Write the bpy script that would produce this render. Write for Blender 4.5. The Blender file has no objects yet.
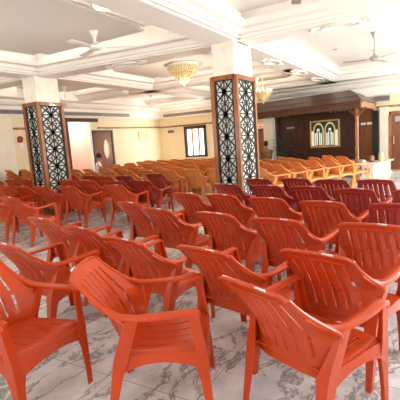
import bpy, math, random
from mathutils import Vector, Matrix, Euler
random.seed(7)
C = bpy.context.scene.collection
PI = math.pi
R = math.radians

# ------------------------------------------------------------------ mesh helpers
class MB:
    def __init__(s): s.v = []; s.f = []
    def add(s, vs, fs):
        n = len(s.v); s.v += [tuple(p) for p in vs]; s.f += [tuple(i + n for i in f) for f in fs]; return s
    def box(s, c, d, M=None):
        x, y, z = d[0] / 2, d[1] / 2, d[2] / 2
        vs = [Vector((sx * x, sy * y, sz * z)) for sz in (-1, 1) for sx, sy in ((-1, -1), (1, -1), (1, 1), (-1, 1))]
        if M is not None: vs = [M @ p for p in vs]
        c = Vector(c)
        return s.add([p + c for p in vs], [(3, 2, 1, 0), (4, 5, 6, 7), (0, 1, 5, 4), (1, 2, 6, 5), (2, 3, 7, 6), (3, 0, 4, 7)])
    def box2(s, a, b):
        return s.box([(a[i] + b[i]) / 2 for i in range(3)], [abs(b[i] - a[i]) for i in range(3)])
    def loft(s, rings, cap=True, closed=True):
        n = len(rings[0]); vs = [p for r in rings for p in r]; fs = []
        for k in range(len(rings) - 1):
            for i in range(n if closed else n - 1):
                j = (i + 1) % n
                fs.append((k * n + i, k * n + j, (k + 1) * n + j, (k + 1) * n + i))
        if cap:
            fs.append(tuple(range(n - 1, -1, -1))); fs.append(tuple((len(rings) - 1) * n + i for i in range(n)))
        return s.add(vs, fs)
    def tube(s, path, r, n=8, cap=True):
        path = [Vector(p) for p in path]; rings = []; up = None
        for i, p in enumerate(path):
            t = (path[min(i + 1, len(path) - 1)] - path[max(i - 1, 0)]).normalized()
            if up is None: up = Vector((0, 0, 1)) if abs(t.z) < .9 else Vector((1, 0, 0))
            a = t.cross(up).normalized(); b = a.cross(t).normalized(); up = b
            rr = r[i] if isinstance(r, (list, tuple)) else r
            rings.append([p + (a * math.cos(k * 2 * PI / n) + b * math.sin(k * 2 * PI / n)) * rr for k in range(n)])
        return s.loft(rings, cap)
    def lathe(s, prof, n=24, c=(0, 0, 0), cap=True):
        c = Vector(c)
        return s.loft([[c + Vector((r * math.cos(k * 2 * PI / n), r * math.sin(k * 2 * PI / n), z)) for k in range(n)] for r, z in prof], cap)
    def ring(s, c, rx, ry, r, n=28, m=6):          # flat oval moulding lying in XY
        c = Vector(c); vs = []; fs = []
        for i in range(n):
            a = i * 2 * PI / n
            for j in range(m):
                b = j * 2 * PI / m
                vs.append(c + Vector(((rx + r * math.cos(b)) * math.cos(a), (ry + r * math.cos(b)) * math.sin(a), r * math.sin(b))))
        for i in range(n):
            for j in range(m):
                fs.append((i * m + j, ((i + 1) % n) * m + j, ((i + 1) % n) * m + (j + 1) % m, i * m + (j + 1) % m))
        return s.add(vs, fs)
    def ball(s, c, r, n=8, m=6, sc=(1, 1, 1)):
        c = Vector(c); prof = []
        rings = []
        for k in range(m + 1):
            t = -PI / 2 + PI * k / m; rr = max(r * math.cos(t), 1e-4)
            rings.append([c + Vector((rr * math.cos(i * 2 * PI / n) * sc[0], rr * math.sin(i * 2 * PI / n) * sc[1], r * math.sin(t) * sc[2])) for i in range(n)])
        return s.loft(rings)
    def prism(s, poly, f0, f1):                    # poly of 2D points, f0/f1 map (a,b) to 3D
        n = len(poly)
        return s.loft([[Vector(f0(a, b)) for a, b in poly], [Vector(f1(a, b)) for a, b in poly]])
    def shell(s, vs, fs, th):
        vs = [Vector(p) for p in vs]; nr = [Vector((0, 0, 0)) for _ in vs]; ed = {}
        for f in fs:
            a = (vs[f[1]] - vs[f[0]]).cross(vs[f[2]] - vs[f[0]])
            for i in f: nr[i] += a
            for i in range(len(f)):
                ed[(f[i], f[(i + 1) % len(f)])] = 1
        n = len(vs)
        w = vs + [p - q.normalized() * th if q.length > 0 else p for p, q in zip(vs, nr)]
        out = list(fs) + [tuple(i + n for i in reversed(f)) for f in fs]
        for (a, b) in ed:
            if (b, a) not in ed: out.append((b, a, a + n, b + n))
        used = sorted({i for f in out for i in f}); mp = {u: k for k, u in enumerate(used)}
        return s.add([w[u] for u in used], [tuple(mp[i] for i in f) for f in out])
    def mesh(s, name, m, smooth=35):
        me = bpy.data.meshes.new(name); me.from_pydata(s.v, [], s.f); me.update()
        if m is not None: me.materials.append(m)
        if smooth:
            me.polygons.foreach_set('use_smooth', [True] * len(me.polygons))
            me.set_sharp_from_angle(angle=R(smooth))
        return me
    def build(s, name, m, parent=None, smooth=35, **k):
        return link(name, s.mesh(name, m, smooth), parent, **k)

def link(name, me, parent=None, label=None, kind=None, loc=None):
    o = bpy.data.objects.new(name, me); C.objects.link(o)
    if parent is not None: o.parent = parent
    if label: o['label'] = label
    if kind: o['kind'] = kind
    if loc: o.location = loc
    return o

def empty(name, label, cat, loc=(0, 0, 0), rz=0, group=None, kind=None):
    o = bpy.data.objects.new(name, None); C.objects.link(o)
    o.location = loc; o.rotation_euler = (0, 0, rz); o.empty_display_size = .1
    tag(o, label, cat, group, kind); return o

def tag(o, label=None, cat=None, group=None, kind=None):
    if label: o['label'] = label
    if cat: o['category'] = cat
    if group: o['group'] = group
    if kind: o['kind'] = kind
    return o

def copy_tree(src, name=None):
    o = src.copy(); C.objects.link(o)
    for ch in src.children:
        c = ch.copy(); C.objects.link(c); c.parent = o
        for g in ch.children:
            d = g.copy(); C.objects.link(d); d.parent = c
    return o

# ------------------------------------------------------------------ materials
def mat(name, col, rough=.5, metal=0, spec=.5, noise=None, bump=None, emit=None, coat=0, trans=0):
    m = bpy.data.materials.new(name); m.use_nodes = True
    nt = m.node_tree; b = nt.nodes['Principled BSDF']
    b.inputs['Base Color'].default_value = (*col, 1); b.inputs['Roughness'].default_value = rough
    b.inputs['Metallic'].default_value = metal; b.inputs['Specular IOR Level'].default_value = spec
    b.inputs['Coat Weight'].default_value = coat; b.inputs['Transmission Weight'].default_value = trans
    tc = nt.nodes.new('ShaderNodeTexCoord')
    if noise:
        sc, col2, lo, hi = noise
        n = nt.nodes.new('ShaderNodeTexNoise'); n.inputs['Scale'].default_value = sc; n.inputs['Detail'].default_value = 5
        r = nt.nodes.new('ShaderNodeValToRGB'); r.color_ramp.elements[0].position = lo; r.color_ramp.elements[1].position = hi
        r.color_ramp.elements[0].color = (*col2, 1); r.color_ramp.elements[1].color = (*col, 1)
        nt.links.new(tc.outputs['Object'], n.inputs['Vector']); nt.links.new(n.outputs['Fac'], r.inputs['Fac'])
        nt.links.new(r.outputs['Color'], b.inputs['Base Color'])
    if bump:
        n = nt.nodes.new('ShaderNodeTexNoise'); n.inputs['Scale'].default_value = bump[0]
        bp = nt.nodes.new('ShaderNodeBump'); bp.inputs['Strength'].default_value = bump[1]; bp.inputs['Distance'].default_value = .01
        nt.links.new(tc.outputs['Object'], n.inputs['Vector']); nt.links.new(n.outputs['Fac'], bp.inputs['Height'])
        nt.links.new(bp.outputs['Normal'], b.inputs['Normal'])
    if emit:
        b.inputs['Emission Color'].default_value = (*emit[0], 1); b.inputs['Emission Strength'].default_value = emit[1]
    return m

def wood(name, dark, light, rough=.3, scale=(14, 14, 1.2), coat=.3):
    m = mat(name, light, rough, coat=coat); nt = m.node_tree; b = nt.nodes['Principled BSDF']
    tc = nt.nodes.new('ShaderNodeTexCoord'); mp = nt.nodes.new('ShaderNodeMapping'); mp.inputs['Scale'].default_value = scale
    n = nt.nodes.new('ShaderNodeTexNoise'); n.inputs['Scale'].default_value = 2; n.inputs['Detail'].default_value = 8; n.inputs['Distortion'].default_value = .8
    r = nt.nodes.new('ShaderNodeValToRGB'); r.color_ramp.elements[0].color = (*dark, 1); r.color_ramp.elements[1].color = (*light, 1)
    r.color_ramp.elements[0].position = .35; r.color_ramp.elements[1].position = .65
    nt.links.new(tc.outputs['Object'], mp.inputs['Vector']); nt.links.new(mp.outputs['Vector'], n.inputs['Vector'])
    nt.links.new(n.outputs['Fac'], r.inputs['Fac']); nt.links.new(r.outputs['Color'], b.inputs['Base Color'])
    return m

def marble(name):
    m = mat(name, (.62, .61, .59), .22, spec=.5); nt = m.node_tree; b = nt.nodes['Principled BSDF']
    N = nt.nodes.new; L = nt.links.new
    tc = N('ShaderNodeTexCoord')
    warp = N('ShaderNodeTexNoise'); warp.inputs['Scale'].default_value = 1.6; warp.inputs['Detail'].default_value = 6
    L(tc.outputs['Object'], warp.inputs['Vector'])
    mx = N('ShaderNodeMix'); mx.data_type = 'VECTOR'; mx.inputs[0].default_value = .35
    L(tc.outputs['Object'], mx.inputs[4]); L(warp.outputs['Color'], mx.inputs[5])
    mp = N('ShaderNodeMapping'); mp.inputs['Rotation'].default_value = (0, 0, .7); mp.inputs['Scale'].default_value = (1, .28, 1)
    L(mx.outputs[1], mp.inputs['Vector'])
    n = N('ShaderNodeTexNoise'); n.inputs['Scale'].default_value = 4.2; n.inputs['Detail'].default_value = 8; n.inputs['Roughness'].default_value = .66
    L(mp.outputs['Vector'], n.inputs['Vector'])
    d = N('ShaderNodeMath'); d.operation = 'SUBTRACT'; d.inputs[1].default_value = .5; L(n.outputs['Fac'], d.inputs[0])
    a = N('ShaderNodeMath'); a.operation = 'ABSOLUTE'; L(d.outputs[0], a.inputs[0])
    r = N('ShaderNodeValToRGB'); e = r.color_ramp.elements
    e[0].position = 0; e[0].color = (.30, .305, .31, 1); e[1].position = .03; e[1].color = (.82, .86, .89, 1)
    e2 = r.color_ramp.elements.new(.010); e2.color = (.50, .50, .50, 1)
    L(a.outputs[0], r.inputs['Fac'])
    big = N('ShaderNodeTexNoise'); big.inputs['Scale'].default_value = 5; big.inputs['Detail'].default_value = 7
    L(tc.outputs['Object'], big.inputs['Vector'])
    r2 = N('ShaderNodeValToRGB'); r2.color_ramp.elements[0].position = .35; r2.color_ramp.elements[0].color = (.70, .73, .75, 1)
    r2.color_ramp.elements[1].position = .62; r2.color_ramp.elements[1].color = (1, 1, 1, 1)
    L(big.outputs['Fac'], r2.inputs['Fac'])
    mu = N('ShaderNodeMix'); mu.data_type = 'RGBA'; mu.blend_type = 'MULTIPLY'; mu.inputs[0].default_value = 1
    L(r.outputs['Color'], mu.inputs[6]); L(r2.outputs['Color'], mu.inputs[7])
    br = N('ShaderNodeTexBrick'); br.offset = 0; br.inputs['Scale'].default_value = 1
    br.inputs['Brick Width'].default_value = .6; br.inputs['Row Height'].default_value = .6; br.inputs['Mortar Size'].default_value = .003
    br.inputs['Color1'].default_value = br.inputs['Color2'].default_value = (1, 1, 1, 1); br.inputs['Mortar'].default_value = (.45, .44, .42, 1)
    rot = N('ShaderNodeMapping'); rot.inputs['Rotation'].default_value = (0, 0, 0); L(tc.outputs['Object'], rot.inputs['Vector']); L(rot.outputs['Vector'], br.inputs['Vector'])
    m2 = N('ShaderNodeMix'); m2.data_type = 'RGBA'; m2.blend_type = 'MULTIPLY'; m2.inputs[0].default_value = 1
    L(mu.outputs[2], m2.inputs[6]); L(br.outputs['Color'], m2.inputs[7]); L(m2.outputs[2], b.inputs['Base Color'])
    return m

M = dict(
    red=mat('red_plastic', (.56, .058, .009), .28, spec=.40, noise=(3, (.50, .048, .007), .35, .65)),
    maroon=mat('maroon_plastic', (.36, .028, .012), .30, spec=.40, noise=(3, (.31, .021, .013), .35, .65)),  # copy of the red plastic with backlit shade put into its colour
    orange=mat('orange_plastic', (.74, .285, .07), .36, noise=(3, (.66, .235, .05), .35, .65)),
    ceiling=mat('ceiling_plaster', (.86, .835, .80), .8, noise=(1.5, (.83, .805, .77), .3, .7)),
    cornice=mat('cornice_plaster', (.86, .835, .78), .7),
    wall=mat('cream_wall', (.84, .74, .52), .7, noise=(2, (.80, .69, .46), .3, .7)),
    pillar=mat('cream_pillar', (.86, .81, .68), .6, noise=(3, (.82, .76, .62), .3, .7)),
    marblecol=mat('white_stone', (.88, .85, .78), .35, noise=(6, (.80, .75, .66), .35, .5)),
    wood=wood('reddish_wood', (.22, .062, .016), (.40, .135, .04)),
    darkwood=wood('dark_brown_wood', (.040, .014, .009), (.085, .030, .018), .38, coat=.08),
    midwood=wood('mid_brown_wood', (.13, .04, .016), (.24, .08, .033), .3),
    brownwood=wood('deep_brown_wood', (.060, .020, .011), (.12, .042, .02), .42, coat=.08),
    lattice=mat('dark_lattice', (.014, .019, .017), .45),
    backing=mat('white_lattice_backing', (.78, .80, .78), .4, coat=.3),
    white=mat('white_enamel', (.86, .85, .80), .35),
    grey=mat('grey_metal', (.42, .40, .37), .5, metal=.3),
    dkgrey=mat('dark_grey', (.10, .10, .10), .5),
    black=mat('black_cloth', (.012, .012, .014), .8, bump=(30, .3)),
    hair=mat('black_hair', (.010, .008, .007), .5, bump=(60, .5)),
    skin=mat('brown_skin', (.30, .15, .085), .5),
    shirtbrown=mat('brown_shirt', (.18, .085, .035), .8, bump=(40, .2)),
    shirtwhite=mat('white_shirt', (.75, .75, .74), .8, bump=(40, .2)),
    trousers=mat('dark_trousers', (.04, .04, .05), .8),
    sticker=mat('paper_sticker', (.82, .80, .84), .5, noise=(90, (.45, .38, .55), .38, .46)),
    floor=marble('marble_floor'),
    pinkwall=mat('pink_wall', (.90, .66, .58), .7),
    gold=mat('gold_frame', (.72, .55, .22), .35, metal=.4),
    greenglass=mat('dark_green_glass', (.02, .06, .045), .15, coat=.6),
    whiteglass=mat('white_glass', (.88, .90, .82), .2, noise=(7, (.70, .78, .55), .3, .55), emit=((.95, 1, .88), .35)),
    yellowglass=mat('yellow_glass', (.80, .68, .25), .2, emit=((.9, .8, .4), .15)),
    daypane=mat('daylit_pane', (.9, .9, .9), .3, emit=((1, .97, .92), 1.6)),
    glassdoor=mat('frosted_glass', (.72, .76, .72), .25),
    greenframe=mat('dark_green_frame', (.035, .05, .045), .4),
    signred=mat('sign_red', (.75, .04, .03), .4, emit=((.9, .05, .03), .5)),
    signgreen=mat('sign_pale_green', (.55, .75, .60), .4, emit=((.6, .85, .65), .4)),
    alarm=mat('alarm_red', (.35, .03, .025), .4),
    beige=mat('beige_enamel', (.74, .60, .34), .5),
    crystal=mat('gold_crystal', (.88, .74, .42), .12, spec=.8, noise=(25, (.55, .40, .16), .35, .6)),
    leaf=mat('dark_leaf', (.03, .055, .025), .5),
    lamp=mat('lamp_glass', (.95, .95, .9), .4, emit=((1, .97, .9), 2.0)),
    bulkheadstone=mat('cream_stone', (.86, .82, .70), .4, noise=(4, (.76, .71, .58), .35, .6)),
    trimbrown=mat('trim_band', (.40, .25, .11), .6, noise=(9, (.22, .12, .05), .42, .58)),
)

# ------------------------------------------------------------------ room
XL, YB = -11.6, 16.2          # left wall plane, back wall plane
XR, YF = 3.6, -1.6            # the open, daylit sides
ZB = 3.19                     # underside of the beams
def struct(name, mb, m, label=None, smooth=35):
    o = mb.build(name, M[m], None, smooth); o['kind'] = 'structure'
    return o

f = MB().box2((XL - .2, YF, -.12), (XR, YB + .2, 0)); struct('floor', f, 'floor')
w = MB()
w.box2((XL - .2, YF, 0), (XL, 10.46, 4.0)); w.box2((XL - .2, 10.46, 2.58), (XL, 11.59, 4.0)); w.box2((XL - .2, 11.59, 0), (XL, YB + .2, 4.0))
struct('wall_left', w, 'wall')
w = MB()
w.box2((XL, YB, 0), (-10.2, YB + .2, 4.0)); w.box2((-10.2, YB, 2.16), (-9.05, YB + .2, 4.0)); w.box2((-10.2, YB, 0), (-9.05, YB + .2, .85)); w.box2((-9.05, YB, 0), (XR, YB + .2, 4.0))
struct('wall_back', w, 'wall')
# alcove behind the left doorway
w = MB().box2((XL - 1.2, 10.2, 0), (XL - 1.1, 12.0, 2.9)); struct('wall_alcove', w, 'pinkwall')
w = MB().box2((XL - 1.1, 10.36, 0), (XL - .2, 10.46, 2.7)); w.box2((XL - 1.1, 11.59, 0), (XL - .2, 11.69, 2.7)); w.box2((XL - 1.1, 10.36, -.12), (XL - .2, 11.69, 0)); struct('wall_passage', w, 'pinkwall')

w = MB(); w.box2((XL - .2, YF - .2, 0), (XR, YF, .9)); w.box2((XL - .2, YF - .2, 2.5), (XR, YF, 4.0))
for x in (XL, -8.6, -5.6, -2.6, .4, XR - .3): w.box2((x - .2, YF - .2, .9), (x + .2, YF, 2.5))
struct('wall_front', w, 'wall')
w = MB(); w.box2((XR, YF, 0), (XR + .2, YB + .2, .8)); w.box2((XR, YF, 2.6), (XR + .2, YB + .2, 4.0))
for y in (YF, 2.0, 5.6, 9.2, 12.8, YB - .2): w.box2((XR, y, .8), (XR + .2, y + .4, 2.6))
struct('wall_right', w, 'wall')
# ceiling slab above everything
c = MB().box2((XL - .2, YF, 3.72), (XR, YB + .2, 3.95)); struct('ceiling', c, 'ceiling')

def beam_profile(w):
    # stepped cornice section, half width at each height, mirrored
    h = w / 2
    st = [(h - .10, ZB), (h - .06, ZB), (h - .06, ZB + .03), (h, ZB + .03), (h, ZB + .08), (h + .05, ZB + .08), (h + .07, ZB + .12), (h + .07, ZB + .15),
          (h + .16, ZB + .17), (h + .20, ZB + .24), (h + .20, ZB + .27), (h + .10, ZB + .27), (h + .10, 3.74)]
    return [(-a, b) for a, b in reversed(st)] + st
def beam(name, axis, pos, a0, a1, width=.62):
    pr = beam_profile(width); mb = MB()
    if isinstance(pos, tuple): mb.prism(pr, lambda a, b: (a0, pos[0] + a, b), lambda a, b: (a1, pos[1] + a, b))
    elif axis == 'x': mb.prism(pr, lambda a, b: (a0, pos + a, b), lambda a, b: (a1, pos + a, b))
    else: mb.prism(pr, lambda a, b: (pos + a, a0, b), lambda a, b: (pos + a, a1, b))
    return struct(name, mb, 'cornice')
CX, CY, CYL = (-3.30, -8.0), 7.06, 6.57
beam('beam_1', 'x', (CYL, CY), CX[1], CX[0])
beam('beam_7', 'x', CYL, XL, CX[1])
beam('beam_8', 'x', CY, CX[0], XR)
beam('beam_2', 'x', 10.85, XL, CX[0])
beam('beam_3', 'y', CX[0], YF, 15.2)
beam('beam_4', 'y', CX[1], YF, 15.2)
beam('beam_5', 'x', 14.75, XL, XR)
beam('beam_6', 'x', 2.6, XL, XR)

# lowered ceiling panels inside the coffers, corners notched
def panel(name, x0, y0, x1, y1, z, lip=.05, notch=.22):
    n = notch; P = [(x0 + n, y0), (x1 - n, y0), (x1 - n, y0 + n), (x1, y0 + n), (x1, y1 - n), (x1 - n, y1 - n), (x1 - n, y1), (x0 + n, y1), (x0 + n, y1 - n), (x0, y1 - n), (x0, y0 + n), (x0 + n, y0 + n)]
    mb = MB().prism(P, lambda a, b: (a, b, z), lambda a, b: (a, b, z + lip))
    s = .06; Q = [(a + (s if a < (x0 + x1) / 2 else -s), b + (s if b < (y0 + y1) / 2 else -s)) for a, b in P]
    mb.prism(Q, lambda a, b: (a, b, z - .025), lambda a, b: (a, b, z))
    mb.box2((x0 + .5, y0 + .5, z + lip), (x1 - .5, y1 - .5, 3.73))
    struct(name, mb, 'ceiling')
panel('ceiling_panel_1', -7.1, 3.4, -4.2, 5.95, 3.46)
panel('ceiling_panel_2', -7.1, 7.9, -4.2, 9.95, 3.40)
panel('ceiling_panel_3', -11.0, 7.9, -8.9, 9.95, 3.46)
panel('ceiling_panel_4', -11.0, 3.4, -8.9, 5.7, 3.46)
panel('ceiling_panel_5', -7.1, 11.7, -4.2, 13.9, 3.46)
panel('ceiling_panel_6', -11.0, 11.7, -8.9, 13.9, 3.46)
c = MB().box2((CX[0] + .3, CY + .3, 3.60), (XR, 14.6, 3.73)); struct('ceiling_panel_7', c, 'ceiling')
c = MB().box2((CX[0] + .3, YF, 3.60), (XR, CY - .3, 3.73)); struct('ceiling_panel_8', c, 'ceiling')

# bulkhead along left and back walls
def bulk(name, axis):
    pr = [(0, 2.66), (.10, 2.66), (.12, 2.69), (.16, 2.69), (.18, 2.71), (.18, 2.98), (.36, 3.02), (.42, 3.10), (.42, 3.14), (.62, 3.19), (.62, 3.74), (0, 3.74)]
    mb = MB()
    if axis == 'l': mb.prism(pr, lambda a, b: (XL + a, YF, b), lambda a, b: (XL + a, YB, b))
    else: mb.prism(pr, lambda a, b: (XL, YB - a, b), lambda a, b: (XR, YB - a, b))
    return struct(name, mb, 'cornice')
bulk('trim_bulkhead_left', 'l'); bulk('trim_bulkhead_back', 'b')
t = MB().box2((XL, YF, 2.26), (XL + .03, 10.2, 2.33)); t.box2((XL, 12.0, 2.26), (XL + .03, YB, 2.33)); struct('trim_1', t, 'trimbrown')
t = MB().box2((XL, YB - .03, 2.24), (-6.35, YB, 2.31)); t.box2((-5.7, YB - .03, 2.24), (XR, YB, 2.31)); struct('trim_2', t, 'trimbrown')

# slot air grilles set in the bulkhead face
def grille(loc, length, axis, label, h=.11):
    g = empty('air_grille', label, 'vent', loc, 0 if axis == 'x' else PI / 2)
    fr = MB().box((0, -.004, 0), (length, .012, h + .03)); fr.build('frame', M['grey'], g)
    b = MB().box((0, -.011, 0), (length - .03, .006, h)); b.build('backing', M['dkgrey'], g)
    s = MB(); n = 4
    for k in range(n): s.box((0, -.018, -h / 2 + (k + .5) * h / n), (length - .03, .014, .010), Matrix.Rotation(.5, 3, 'X'))
    s.build('slat', M['grey'], g)
grille((XL + .18 + .004, 10.3, 2.80), 7.0, 'y', 'long dark slotted air grille above the left wall doors')
grille((-8.9, YB - .18 - .004, 2.79), 4.6, 'x', 'long dark slotted air grille above the far window')
grille((-1.72, YB - .18 - .004, 2.56), .52, 'x', 'short grey slotted air vent above the pillar and right door', .16)

# left wall: doors, passage frame, pilaster
def door(name, label_name, X, Y0, Y1, h, oval=True):
    pass
d = empty('door_1', None, None, (XL, 12.2, 0)); d['kind'] = 'structure'
pn = MB().box2((.0, -.50, 0), (.05, .50, 2.10)).build('panel', M['midwood'], d)
fr = MB(); fr.box2((0, -.58, 0), (.08, -.50, 2.20)); fr.box2((0, .50, 0), (.08, .58, 2.20)); fr.box2((0, -.58, 2.10), (.08, .58, 2.20)); fr.build('frame', M['darkwood'], d)
ov = MB(); ov.loft([[Vector((x, .12 + .13 * math.cos(a * PI / 12), 1.45 + .36 * math.sin(a * PI / 12))) for a in range(24)] for x in (.045, .062)]); ov.build('glass', M['glassdoor'], pn)
ri = MB(); ri.tube([(.06, .12 + .14 * math.cos(a * PI / 12), 1.45 + .37 * math.sin(a * PI / 12)) for a in range(25)], .02, 6); ri.build('oval_rim', M['gold'], pn)
hd = MB(); hd.tube([(.05, -.38, 1.0), (.10, -.38, 1.0), (.10, -.38, 1.16), (.05, -.38, 1.16)], .012); hd.build('handle', M['gold'], pn)
t = MB(); t.box2((XL, 10.26, 0), (XL + .07, 10.46, 2.655)); t.box2((XL, 10.46, 2.52), (XL + .07, 11.59, 2.655)); t.box2((XL, 11.59, 2.52), (XL + .07, 12.0, 2.655)); struct('trim_3', t, 'darkwood')
t = MB(); t.box2((XL, 11.50, 0), (XL + .06, 11.60, 2.52)); struct('trim_4', t, 'cornice')
p = MB().box2((XL, 6.2, 0), (XL + .06, 8.22, 2.66)); struct('wall_pilaster', p, 'pillar')
p = MB().box2((XL, 8.95, 0), (XL + .12, 9.25, 2.3)); struct('trim_5', p, 'darkwood')
a = empty('fire_alarm', 'round dark red fire alarm bell on the wall left of the left pillar', 'alarm', (XL, 8.46, 1.95), 0)
b = MB(); b.lathe([(.02, .0), (.10, .0), (.11, .02), (.095, .05), (.045, .07), (.01, .075)], 20); o = b.build('bell', M['alarm'], a); o.rotation_euler = (0, PI / 2, 0)
MB().box2((0, -.07, -.28), (.06, .07, -.115)).build('call_box', M['white'], a)
a = empty('wall_box', 'small square beige metal box on left wall near the corner', 'wall box', (XL, 14.82, 1.92))
MB().box2((0, -.27, -.17), (.03, .27, .17)).build('cover', M['beige'], a)
fr = MB(); fr.box2((0, -.30, -.20), (.04, -.27, .20)); fr.box2((0, .27, -.20), (.04, .30, .20)); fr.box2((0, -.3, .17), (.04, .3, .2)); fr.box2((0, -.3, -.2), (.04, .3, -.17)); fr.build('rim', M['wood'] if 0 else M['beige'], a)
a = empty('security_camera', 'small dark security camera on the far wall beside the corner', 'camera', (-10.85, YB, 2.08))
MB().tube([(0, 0, 0), (0, -.12, 0), (0, -.16, -.03)], .018).build('bracket', M['dkgrey'], a)
MB().box((.03, -.22, -.04), (.26, .13, .12), Matrix.Rotation(.3, 3, 'Z')).build('housing', M['dkgrey'], a)

# far window (three bright panes)
wn = empty('window_1', None, None, (-9.62, YB, 0)); wn['kind'] = 'structure'
fr = MB()
fr.box2((-.58, -.06, .80), (-.46, .12, 2.22)); fr.box2((.46, -.06, .80), (.58, .12, 2.22)); fr.box2((-.58, -.06, 2.08), (.58, .12, 2.22)); fr.box2((-.58, -.06, .80), (.58, .12, .88))
fr.build('frame', M['greenframe'], wn)
s = MB()
for x in (-.17, .17): s.box2((x - .025, -.02, .88), (x + .025, .08, 2.08))
s.build('mullion', M['wood'], wn)
for x0, x1 in ((-.46, -.195), (-.145, .145), (.195, .46)):
    MB().box2((x0, .04, .88), (x1, .06, 2.08)).build('pane', M['daypane'], wn)

# ------------------------------------------------------------------ lattice pillars
WX = .49
def lattice_panel(mb, u0, u1, z0, z1, place, depth, ncell):
    # a chain of square cells, eight rays, a diamond and a border in each
    kf = min(1, (u1 - u0) / .52)
    def bar(a, b, wd, d=depth):
        wd = wd * kf
        dx, dz = b[0] - a[0], b[1] - a[1]; L = math.hypot(dx, dz); px, pz = -dz / L * wd / 2, dx / L * wd / 2
        P = [(a[0] + px, a[1] + pz), (b[0] + px, b[1] + pz), (b[0] - px, b[1] - pz), (a[0] - px, a[1] - pz)]
        mb.loft([[Vector(place(x, z, 0)) for x, z in P], [Vector(place(x, z, d)) for x, z in P]])
    W = u1 - u0; H = (z1 - z0) / ncell; uc = (u0 + u1) / 2
    bar((u0, z0), (u0, z1), .052); bar((u1, z0), (u1, z1), .052)
    bar((u0, z0), (u1, z0), .04); bar((u0, z1), (u1, z1), .04)
    bar((uc, z0), (uc, z1), .030)
    for k in range(ncell):
        a = z0 + k * H; b = a + H; m = (a + b) / 2
        bar((u0, m), (u1, m), .028)
        bar((u0, a), (u1, b), .036); bar((u0, b), (u1, a), .036)
        for s in (-1, 1):
            e = uc + s * W / 2
            bar((e, m), (uc, b), .026); bar((e, m), (uc, a), .026)
            bar((uc, m), (uc + s * W * .25, b), .016); bar((uc, m), (uc + s * W * .25, a), .016)
        # solid star centre
        P = [(uc + .055 * math.cos(q * PI / 4), m + .055 * math.sin(q * PI / 4)) for q in range(8)]
        mb.loft([[Vector(place(x, z, 0)) for x, z in P], [Vector(place(x, z, depth)) for x, z in P]])
        if k:
            bar((u0, a), (u1, a), .018)

def pillar(name, cx, cy, WY, label):
    p = empty(name, label, 'pillar', (cx, cy, 0), 0, None, 'structure')
    sh = MB().box2((-WX / 2 + .03, -WY / 2 + .03, 0), (WX / 2 - .03, WY / 2 - .03, ZB + .02)); sh.build('shaft', M['marblecol'], p)
    zt = 2.62; e = .075
    fr = MB()
    for sx in (-1, 1):
        for sy in (-1, 1):
            fr.box((sx * (WX / 2 - e / 2 + .02), sy * (WY / 2 - e / 2 + .02), zt / 2), (e, e, zt))
    for sx in (-1, 1):
        for zz in (.07, zt - .03): fr.box((sx * (WX / 2 - .005), 0, zz), (.05, WY - .05, .075 if zz > 1 else .14))
    for sy in (-1, 1):
        for zz in (.07, zt - .03): fr.box((0, sy * (WY / 2 - .005), zz), (WX - .05, .05, .075 if zz > 1 else .14))
    fr.build('wood_frame', M['wood'], p, label='reddish wooden frame')
    bk = MB(); bk.box((0, 0, zt / 2), (WX - .035, WY - .035, zt - .1)); bk.build('backing_panel', M['backing'], p)
    hx, hy = WX / 2 - e + .02, WY / 2 - e + .02
    for side in range(4):
        mb = MB()
        if side == 0: pl = lambda u, z, d: (u, -(WY / 2 - .017) - d, z); r = hx
        elif side == 1: pl = lambda u, z, d: (WX / 2 - .017 + d, u, z); r = hy
        elif side == 2: pl = lambda u, z, d: (-u, WY / 2 - .017 + d, z); r = hx
        else: pl = lambda u, z, d: (-(WX / 2 - .017) - d, -u, z); r = hy
        lattice_panel(mb, -r + .02, r - .02, .16, zt - .08, pl, .014, 6)
        mb.build('lattice_panel', M['lattice'], p, None, label='dark geometric star lattice over white')
pillar('pillar_right', CX[0], CY + .02, .84, 'white pillar with lattice panels nearest the camera')
pillar('pillar_left', CX[1], CYL, .70, 'white pillar with lattice panels farther left')

# ------------------------------------------------------------------ dark wooden stage at the back
SO, SR = (-1.87, 12.4, 0), R(-16)
def st_at(x, y, z=0):
    return (SO[0] + x * math.cos(SR) - y * math.sin(SR), SO[1] + x * math.sin(SR) + y * math.cos(SR), z)
sb = empty('stage_canopy', 'dark carved wooden canopy with one front post along the far wall', 'canopy', SO, SR)
BYL = 2.56
b = MB(); b.box2((-4.62, BYL, 0), (-1.30, BYL + .06, 2.5))
for x in (-4.05, -3.45, -1.65): b.box2((x - .02, BYL - .02, .1), (x + .02, BYL, 2.2))
b.box2((-4.62, BYL - .03, 2.02), (-1.3, BYL, 2.14))
b.build('back_panel', M['darkwood'], sb)
b = MB(); b.box2((-1.22, BYL, 0), (-.76, BYL + .05, 2.5)); b.build('side_door', M['midwood'], sb)
b = MB(); b.box2((-.76, BYL - .05, 0), (-.56, BYL + .05, 2.12)); b.build('edge_post', M['lattice'], sb)
b = MB(); b.box2((-1.32, BYL - .04, 0), (-1.22, BYL + .05, 2.5)); b.build('door_jamb', M['darkwood'], sb)
b = MB(); b.box2((-4.74, BYL - .1, 0), (-4.6, BYL + .04, 2.5)); b.build('left_jamb', M['darkwood'], sb)
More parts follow.
